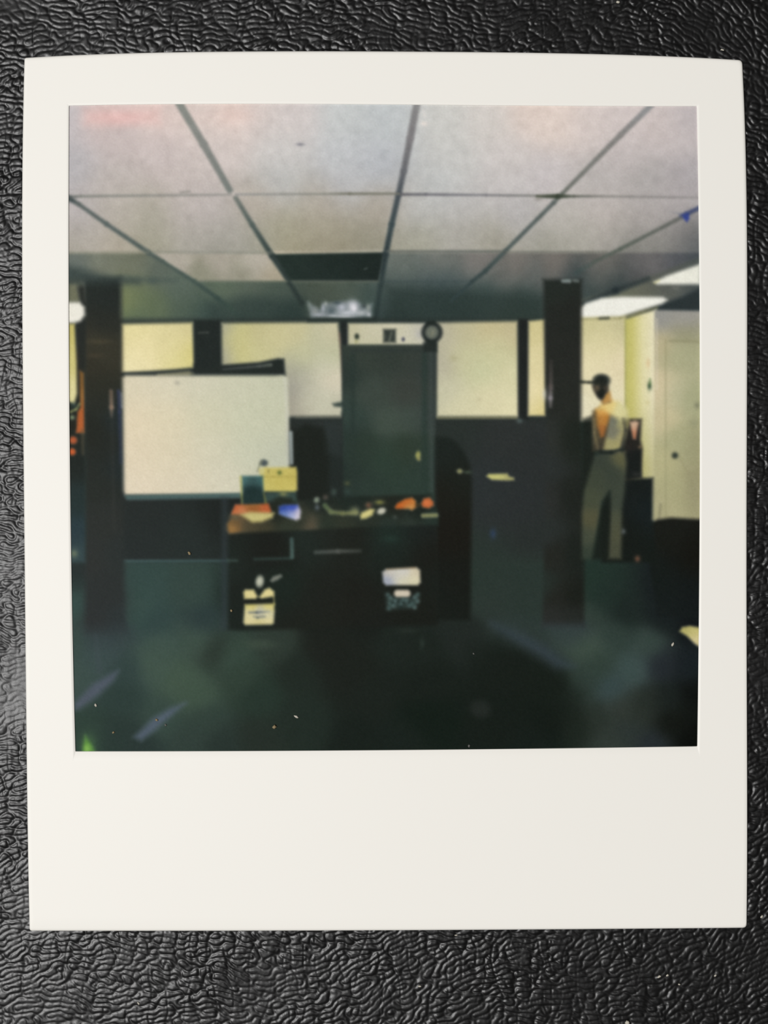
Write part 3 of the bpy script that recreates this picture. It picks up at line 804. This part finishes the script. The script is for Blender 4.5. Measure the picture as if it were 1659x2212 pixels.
    P([(1468, 1364), (1474, 1355), (1490, 1352), (1512, 1356), (1512, 1398), (1500, 1390), (1484, 1374)], field([(1480, 1358, (176, 170, 104)), (1500, 1362, (196, 188, 120)), (1506, 1385, (210, 198, 150))], 14), 4)
    # ------- the desk
    desk = field([(520, 1170, (30, 38, 34)), (560, 1180, (30, 31, 28)), (600, 1190, (30, 30, 27)), (660, 1170, (34, 48, 44)), (700, 1150, (36, 40, 36)), (760, 1170, (34, 36, 32)), (900, 1150, (32, 38, 38)),
                  (850, 1165, (34, 54, 48)), (920, 1200, (33, 31, 27)), (850, 1200, (30, 38, 35)), (600, 1260, (28, 44, 38)), (560, 1290, (28, 34, 30)), (700, 1280, (33, 36, 32)), (760, 1300, (33, 33, 29)), (900, 1280, (31, 33, 29)),
                  (520, 1350, (28, 38, 34)), (650, 1360, (32, 36, 31)), (800, 1350, (31, 34, 31)), (940, 1260, (30, 36, 33)), (500, 1200, (32, 44, 40)), (900, 1330, (31, 33, 29))], 36)
    P([(492, 1125), (640, 1118), (945, 1112), (946, 1350), (520, 1362), (492, 1360)], desk, 6)
    P([(478, 1075), (492, 1075), (492, 1360), (478, 1360)], (46, 58, 64), 7, 0.7)
    P([(490, 1132), (505, 1106), (560, 1090), (700, 1075), (930, 1068), (948, 1112), (946, 1134), (800, 1138), (640, 1146), (495, 1152)], field([(500, 1140, (140, 106, 62)), (510, 1125, (96, 78, 52)), (540, 1138, (76, 68, 46)),
       (570, 1135, (66, 62, 42)), (620, 1140, (52, 60, 46)), (600, 1110, (36, 42, 34)), (672, 1138, (92, 80, 60)), (650, 1128, (50, 56, 44)), (700, 1135, (42, 54, 44)), (740, 1128, (50, 56, 44)),
       (690, 1085, (36, 44, 40)), (760, 1090, (34, 46, 42)), (800, 1125, (44, 52, 44)), (850, 1100, (38, 42, 36)), (890, 1128, (48, 60, 52)), (930, 1130, (40, 56, 50)), (840, 1130, (42, 56, 50)), (900, 1110, (32, 40, 36))], 16), 5)
    B(500, 1143, 10, 8, (156, 118, 68), 0.6)
    L([(682, 1193, 8, (72, 80, 76)), (730, 1191, 8, (84, 88, 82)), (778, 1190, 7, (62, 68, 62))], None, 4, 0.85)
    L([(550, 1208, 5), (628, 1206, 6)], (48, 72, 68), 4, 0.8)
    L([(630, 1165, 8, (66, 92, 88)), (631, 1203, 8, (76, 104, 98))], None, 4, 0.9)
    L([(492, 1211, 5), (512, 1211, 5)], (60, 84, 78), 4, 0.7)
    B(843, 1164, 18, 8, (38, 64, 56), 0.6)
    # things on the desk
    P([(566, 1014), (576, 998), (582, 998), (574, 1022)], (182, 180, 140), 4, 0.5)
    B(570, 1000, 9, 8, (66, 78, 82), 0.95, 0, 2)
    L([(556, 1018, 3), (562, 1002, 4), (566, 996, 4)], (120, 124, 104), 3, 0.7)
    P([(560, 1013), (570, 1010), (640, 1009), (642, 1020), (642, 1058), (636, 1063), (568, 1062)], field([(580, 1020, (198, 186, 104)), (620, 1018, (204, 192, 110)), (600, 1040, (192, 178, 92)), (635, 1030, (186, 172, 88)), (580, 1052, (200, 190, 110)), (630, 1055, (206, 194, 110))], 20), 4)
    L([(572, 1030, 3), (638, 1030, 3)], (160, 146, 72), 3, 0.5)
    B(604, 1021, 5, 5, (84, 100, 52), 0.9)
    B(580, 1018, 2.5, 5, (140, 130, 78), 0.7)
    B(567, 1018, 5, 8, (204, 206, 160), 0.6)
    P([(572, 1064), (640, 1063), (642, 1085), (570, 1084)], (56, 84, 78), 5, 0.8)
    B(612, 1068, 9, 6, (140, 140, 88), 0.75)
    P([(588, 1080), (604, 1072), (630, 1076), (640, 1092), (600, 1094)], (38, 46, 38), 5, 0.9)
    P([(522, 1028), (568, 1028), (570, 1086), (524, 1088)], field([(530, 1032, (70, 108, 108)), (560, 1032, (60, 98, 98)), (545, 1038, (48, 80, 80)), (545, 1060, (26, 52, 54)), (535, 1080, (30, 56, 56)), (560, 1075, (30, 56, 58))], 10), 4)
    L([(520, 1030, 4, (176, 174, 92)), (523, 1088, 4, (118, 128, 72))], None, 3, 0.8)
    L([(570, 1066, 3), (574, 1086, 5)], (116, 120, 62), 3, 0.8)
    P([(500, 1108), (508, 1090), (580, 1088), (586, 1104), (582, 1110), (500, 1112)], field([(510, 1098, (188, 96, 54)), (545, 1096, (148, 76, 40)), (575, 1100, (182, 94, 54)), (520, 1108, (196, 132, 90)), (545, 1090, (150, 118, 62))], 12), 4)
    P([(520, 1112), (540, 1106), (592, 1108), (588, 1118), (565, 1127), (545, 1128)], (196, 186, 122), 5)
    B(505, 1116, 12, 6, (96, 92, 66), 0.6)
    P([(602, 1094), (612, 1090), (644, 1090), (650, 1104), (648, 1120), (640, 1124), (610, 1114), (602, 1110)], field([(612, 1098, (42, 68, 150)), (632, 1096, (48, 72, 170)), (615, 1112, (112, 136, 190)), (630, 1114, (160, 172, 214)), (645, 1108, (196, 190, 206)), (644, 1118, (214, 206, 214))], 9), 4)
    B(684, 1080, 6, 7, (132, 144, 126), 0.9, 0.5, 1.5)
    B(685, 1096, 5, 6, (90, 100, 106), 0.8)
    B(703, 1074, 6, 6, (96, 84, 74), 0.7)
    L([(702, 1092, 10, (88, 108, 72)), (715, 1106, 9, (104, 116, 80)), (740, 1109, 8, (112, 118, 78)), (770, 1108, 9, (134, 138, 96))], None, 4, 0.9)
    B(766, 1104, 10, 9, (136, 140, 98), 0.7)
    P([(778, 1114), (782, 1107), (800, 1099), (809, 1101), (804, 1113), (790, 1120), (780, 1121)], (208, 200, 132), 4)
    B(796, 1091, 7, 7, (120, 82, 60), 0.85)
    B(820, 1085, 10, 5, (132, 132, 66), 0.85)
    B(824, 1104, 10, 7, (206, 204, 186), 0.95, -0.4, 2)
    B(790, 1078, 16, 6, (30, 44, 38), 0.7)
    B(750, 1044, 7, 5, (86, 90, 52), 0.65)
    B(721, 1063, 6, 8, (70, 92, 82), 0.6)
    B(750, 1062, 7, 6, (54, 76, 70), 0.5)
    P([(853, 1096), (858, 1088), (875, 1078), (890, 1075), (898, 1082), (898, 1096), (890, 1102), (882, 1099), (857, 1099)], field([(862, 1094, (190, 98, 42)), (880, 1084, (186, 100, 44)), (892, 1090, (192, 122, 58)), (886, 1098, (196, 150, 88))], 9), 4)
    P([(910, 1088), (916, 1077), (928, 1075), (936, 1084), (936, 1092), (926, 1098), (913, 1095)], (198, 108, 60), 4, 0.95)
    B(922, 1087, 7, 6, (216, 118, 68), 0.8)
    B(903, 1091, 6, 5, (88, 64, 34), 0.7)
    L([(914, 1114, 9), (942, 1113, 9)], (138, 140, 98), 3.5, 0.9)
    B(853, 1117, 5, 5, (80, 90, 82), 0.5)
    # small marks on the wall
    B(993, 1018, 6.5, 5.5, (150, 152, 106), 0.9, 0, 1.4)
    B(1010, 1020, 9, 4, (68, 84, 66), 0.8)
    P([(1051, 1029), (1056, 1024), (1096, 1023), (1100, 1029), (1110, 1032), (1110, 1037), (1098, 1038), (1062, 1036)], field([(1070, 1030, (196, 194, 122)), (1105, 1034, (164, 162, 108))], 14), 3.5)
    B(1065, 1153, 7, 11, (44, 64, 96), 0.85)
    # white jug, drawer boxes, crate under the desk
    P([(526, 1280), (530, 1274), (548, 1274), (556, 1288), (552, 1294), (528, 1294)], (218, 206, 144), 4)
    P([(560, 1290), (572, 1274), (582, 1270), (592, 1278), (592, 1288), (565, 1293)], (220, 208, 146), 4)
    L([(530, 1300, 9), (586, 1299, 9)], (34, 36, 28), 3.5, 0.9)
    L([(591, 1290, 3), (593, 1306, 3)], (170, 160, 96), 3, 0.7)
    P([(529, 1306), (592, 1304), (593, 1320), (591, 1346), (586, 1349), (530, 1350), (526, 1345)], field([(545, 1309, (206, 194, 108)), (580, 1309, (210, 198, 116)), (540, 1325, (214, 206, 158)), (580, 1325, (208, 204, 170)), (560, 1322, (180, 182, 176)),
       (540, 1343, (220, 210, 156)), (580, 1343, (222, 212, 158)), (560, 1345, (208, 198, 138))], 11), 4)
    L([(538, 1323, 4, (118, 124, 122)), (555, 1323, 4, (84, 94, 96)), (582, 1321, 3, (150, 156, 150))], None, 2.5, 0.85)
    L([(548, 1332, 4, (150, 152, 134)), (556, 1334, 4, (110, 118, 110)), (572, 1332, 4, (130, 136, 128))], None, 2.5, 0.8)
    B(561, 1256, 9, 13, (196, 198, 178), 0.95, 0.15, 1.8)
    P([(584, 1254), (590, 1246), (606, 1241), (609, 1245), (600, 1252), (588, 1257)], (136, 138, 128), 4, 0.9)
    P([(826, 1236), (834, 1230), (900, 1226), (907, 1232), (908, 1258), (902, 1264), (834, 1264), (828, 1258)], field([(840, 1240, (208, 200, 184)), (870, 1235, (206, 204, 196)), (900, 1235, (206, 196, 170)), (838, 1252, (136, 148, 172)), (834, 1260, (176, 180, 190)),
       (870, 1255, (212, 208, 182)), (895, 1255, (216, 210, 178)), (855, 1248, (204, 202, 190))], 11), 4)
    L([(836, 1229, 3), (896, 1226, 3)], (166, 124, 70), 2.5, 0.35)
    P([(832, 1282), (850, 1290), (890, 1290), (906, 1282), (904, 1300), (896, 1314), (836, 1318)], (50, 72, 70), 6, 0.65)
    for i, (x, y) in enumerate(((838, 1284), (844, 1292), (902, 1284), (896, 1290), (842, 1303), (854, 1298), (866, 1304), (878, 1297), (890, 1304), (902, 1299), (840, 1314), (896, 1312), (870, 1296), (850, 1308), (884, 1308))):
        B(x, y, 5, 5, (86, 112, 110) if i % 2 else (70, 96, 94), 0.75)
    for x, y in ((848, 1302), (860, 1300), (872, 1302), (884, 1301), (866, 1312)):
        B(x, y, 3, 3, (30, 44, 46), 0.7)
    L([(859, 1282, 15), (879, 1282, 15)], (208, 198, 178), 4)
    # lens softness, and dyes that hold little colour in the shadows
    C = k.C
    kr = np.exp(-np.arange(-4, 5) ** 2 / (2 * 0.95 ** 2))
    kr /= kr.sum()
    for ax_ in (0, 1):
        pad = [(0, 0)] * 3
        pad[ax_] = (4, 4)
        Q = np.pad(C, pad, mode='edge')
        n_ = C.shape[ax_]
        C = sum(w * (Q[i_:i_ + n_] if ax_ == 0 else Q[:, i_:i_ + n_]) for i_, w in enumerate(kr))
    lm = C.mean(-1, keepdims=True)
    sat = np.clip(0.62 + (lm - 40) / 60 * 0.38, 0.62, 1.0)
    warm = np.clip((C[..., :1] - C[..., 2:]) / 40 - 0.3, 0, 1)
    sat = np.maximum(sat, warm)
    dk = np.clip((64 - lm) / 20, 0, 1)
    grey = lm + np.array([-2.2, 2.0, -1.2]) * np.clip((100 - lm) / 20, 0, 1)
    return grey + (C - grey) * sat - dk * np.array([4.0, 4.0, 5.0])


def film_grain(X, Y, seed=2):
    r = np.random.default_rng(seed)
    n = r.standard_normal(X.shape)
    n = (n + np.roll(n, 1, 0) + np.roll(n, 1, 1) + np.roll(n, (1, 1), (0, 1))) / 2
    c = r.standard_normal(X.shape + (3,)) * 0.5
    ny, nx = X.shape
    fy = np.fft.fftfreq(ny)[:, None]
    fx = np.fft.fftfreq(nx)[None, :]
    f = np.fft.fft2(r.standard_normal(X.shape))
    m = np.real(np.fft.ifft2(f * np.exp(-(fx ** 2 + fy ** 2) / (2 * 0.055 ** 2))))
    m /= m.std()
    return n, c, m
# PAINT-END


wc = corners(window)
NX, NY = 720, 735
U, V = np.meshgrid(np.linspace(-0.004, 1.004, NX), np.linspace(-0.004, 1.004, NY))
xt = wc[0][0] + (wc[1][0] - wc[0][0]) * U
xb = wc[3][0] + (wc[2][0] - wc[3][0]) * U
yl = wc[0][1] + (wc[3][1] - wc[0][1]) * V
yr = wc[1][1] + (wc[2][1] - wc[1][1]) * V
bil_x = xt * (1 - V) + xb * V
bil_y = yl * (1 - U) + yr * U
PX = window['left'](yl) * (1 - U) + window['right'](yr) * U
PY = window['top'](xt) * (1 - V) + window['bottom'](xb) * V
rgb = paint_room(PX, PY)
g, gc, gm = film_grain(PX, PY)
lum = rgb.mean(-1, keepdims=True)
rgb = rgb + g[..., None] * (0.7 + lum / 210.0) + gc * 1.0 + gm[..., None] * (0.2 + lum / 95.0) * np.where(PY < 620, 1.0, 0.35)[..., None]
srgb = np.clip(rgb / 255.0, 0.0, 1.0)
lin = np.where(srgb <= 0.04045, srgb / 12.92, ((srgb + 0.055) / 1.055) ** 2.4)
lin = np.clip(lin * 1.03, 0.0012, 1.0)

dye, nt, b = material('photo_dye', (0.5, 0.5, 0.5), 0.4, 0.015)
at = nt.nodes.new('ShaderNodeAttribute')
at.attribute_name = 'dye'
nt.links.new(at.outputs['Color'], b.inputs['Base Color'])
x, y, z = unproject(PX, PY, curl(PX, PY) - 0.14 * MM)
pr = mesh_from('print', np.stack([x, y, z], -1).reshape(-1, 3), grid_quads(NY, NX), dye, photo)
ca = pr.data.color_attributes.new('dye', 'FLOAT_COLOR', 'POINT')
ca.data.foreach_set('color', np.concatenate([lin.reshape(-1, 3), np.ones((NX * NY, 1))], 1).astype(np.float32).ravel())
pr['label'] = 'blurry colour picture of an office with ceiling tiles, whiteboard, desk and standing person'

# ------------------------------------------------------------------ dust, and pale flecks standing in for glints on the leather
def speck(px, py, z, length, width, rot, mat, seed, label, group, on_card=True):
    r = np.random.default_rng(seed)
    nu, nv = 8, 5
    vs_, fs = [], []
    for j in range(nv):
        t = math.pi * (j + 0.5) / nv
        for i in range(nu):
            a = 2 * math.pi * i / nu
            k = 1 + 0.22 * r.standard_normal()
            vs_.append((math.cos(a) * math.sin(t) * length / 2 * k, math.sin(a) * math.sin(t) * width / 2 * k, math.cos(t) * width * 0.35))
    for j in range(nv - 1):
        for i in range(nu):
            fs.append((j * nu + i, (j + 1) * nu + i, (j + 1) * nu + (i + 1) % nu, j * nu + (i + 1) % nu))
    fs.append(tuple(range(nu)))
    fs.append(tuple((nv - 1) * nu + i for i in reversed(range(nu))))
    me = bpy.data.meshes.new('dust_glint_speck')
    me.from_pydata([tuple(c * S for c in v_) for v_ in vs_], [], fs)
    for p in me.polygons:
        p.use_smooth = True
    me.materials.append(mat)
    o = bpy.data.objects.new('dust_glint_speck', me)
    col.objects.link(o)
    x_, y_, z_ = unproject(px, py, z)
    o.location = (x_, y_, z_ + width * 0.25 * S)
    o.rotation_euler = (0, 0, -rot)
    o['label'] = label
    o['category'] = 'dust'
    o['group'] = group
    return o


pale, _, _ = material('pale_dust_glint', (0.50, 0.47, 0.40), 0.6, 0.3)
tan, _, _ = material('tan_dust', (0.26, 0.20, 0.11), 0.7, 0.3)
grey, _, _ = material('grey_dust', (0.13, 0.13, 0.12), 0.7, 0.3)
i = 0
for px, py, ln_, wd, rot, m, lb in (
        (207, 1523, 8, 5, 1.1, pale, 'pale dust speck beside the upper bluish streak on the pictured floor'),
        (640, 1548, 11, 5, 0.5, pale, 'pale elongated dust flake on the dark floor below the pictured desk'),
        (1453, 1392, 9, 5, -0.9, pale, 'pale dust flake beside the yellow patch at the rim of the picture'),
        (593, 1570, 10, 8, -0.7, tan, 'tan dust crumb on the dark floor below the pictured desk'),
        (245, 1582, 6, 5, 0.0, tan, 'small tan dust speck near the green flare in the picture'),
        (338, 1555, 6, 5, 0.5, tan, 'small tan dust speck on the lower bluish streak of the picture'),
        (500, 1319, 7, 6, 1.0, tan, 'tan dust speck beside the cream box under the pictured desk'),
        (409, 1195, 8, 6, 1.2, tan, 'tan dust speck on the dark wall under the pictured whiteboard'),
        (358, 1566, 5, 4, 0.8, grey, 'faint grey dust speck just below the lower bluish streak'),
        (1023, 1412, 5, 4, 0.5, grey, 'faint grey dust speck below the pictured dark arch'),
        (1013, 1611, 7, 5, 1.5, grey, 'grey dust speck touching the bottom rim of the picture')):
    i += 1
    z = float(curl(px, py)) - 0.14 * MM
    speck(px, py, z, ln_, wd, rot, m, i, lb, 'dust specks on the picture')
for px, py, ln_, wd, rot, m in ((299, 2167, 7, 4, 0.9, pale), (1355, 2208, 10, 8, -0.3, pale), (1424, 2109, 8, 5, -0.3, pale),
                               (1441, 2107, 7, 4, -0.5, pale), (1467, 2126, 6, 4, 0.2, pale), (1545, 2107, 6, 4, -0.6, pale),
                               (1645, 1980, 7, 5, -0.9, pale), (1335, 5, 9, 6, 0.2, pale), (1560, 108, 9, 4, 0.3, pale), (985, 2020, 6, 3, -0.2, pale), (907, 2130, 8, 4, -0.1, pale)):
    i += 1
    speck(px, py, 0.0 * MM, ln_, wd, rot, m, i, 'tiny pale fleck modelled for crumbs and glints in the black leather grain', 'crumbs and modelled glints on the leather')  # besides crumbs, these give the leather's bright glints as pale solid flecks
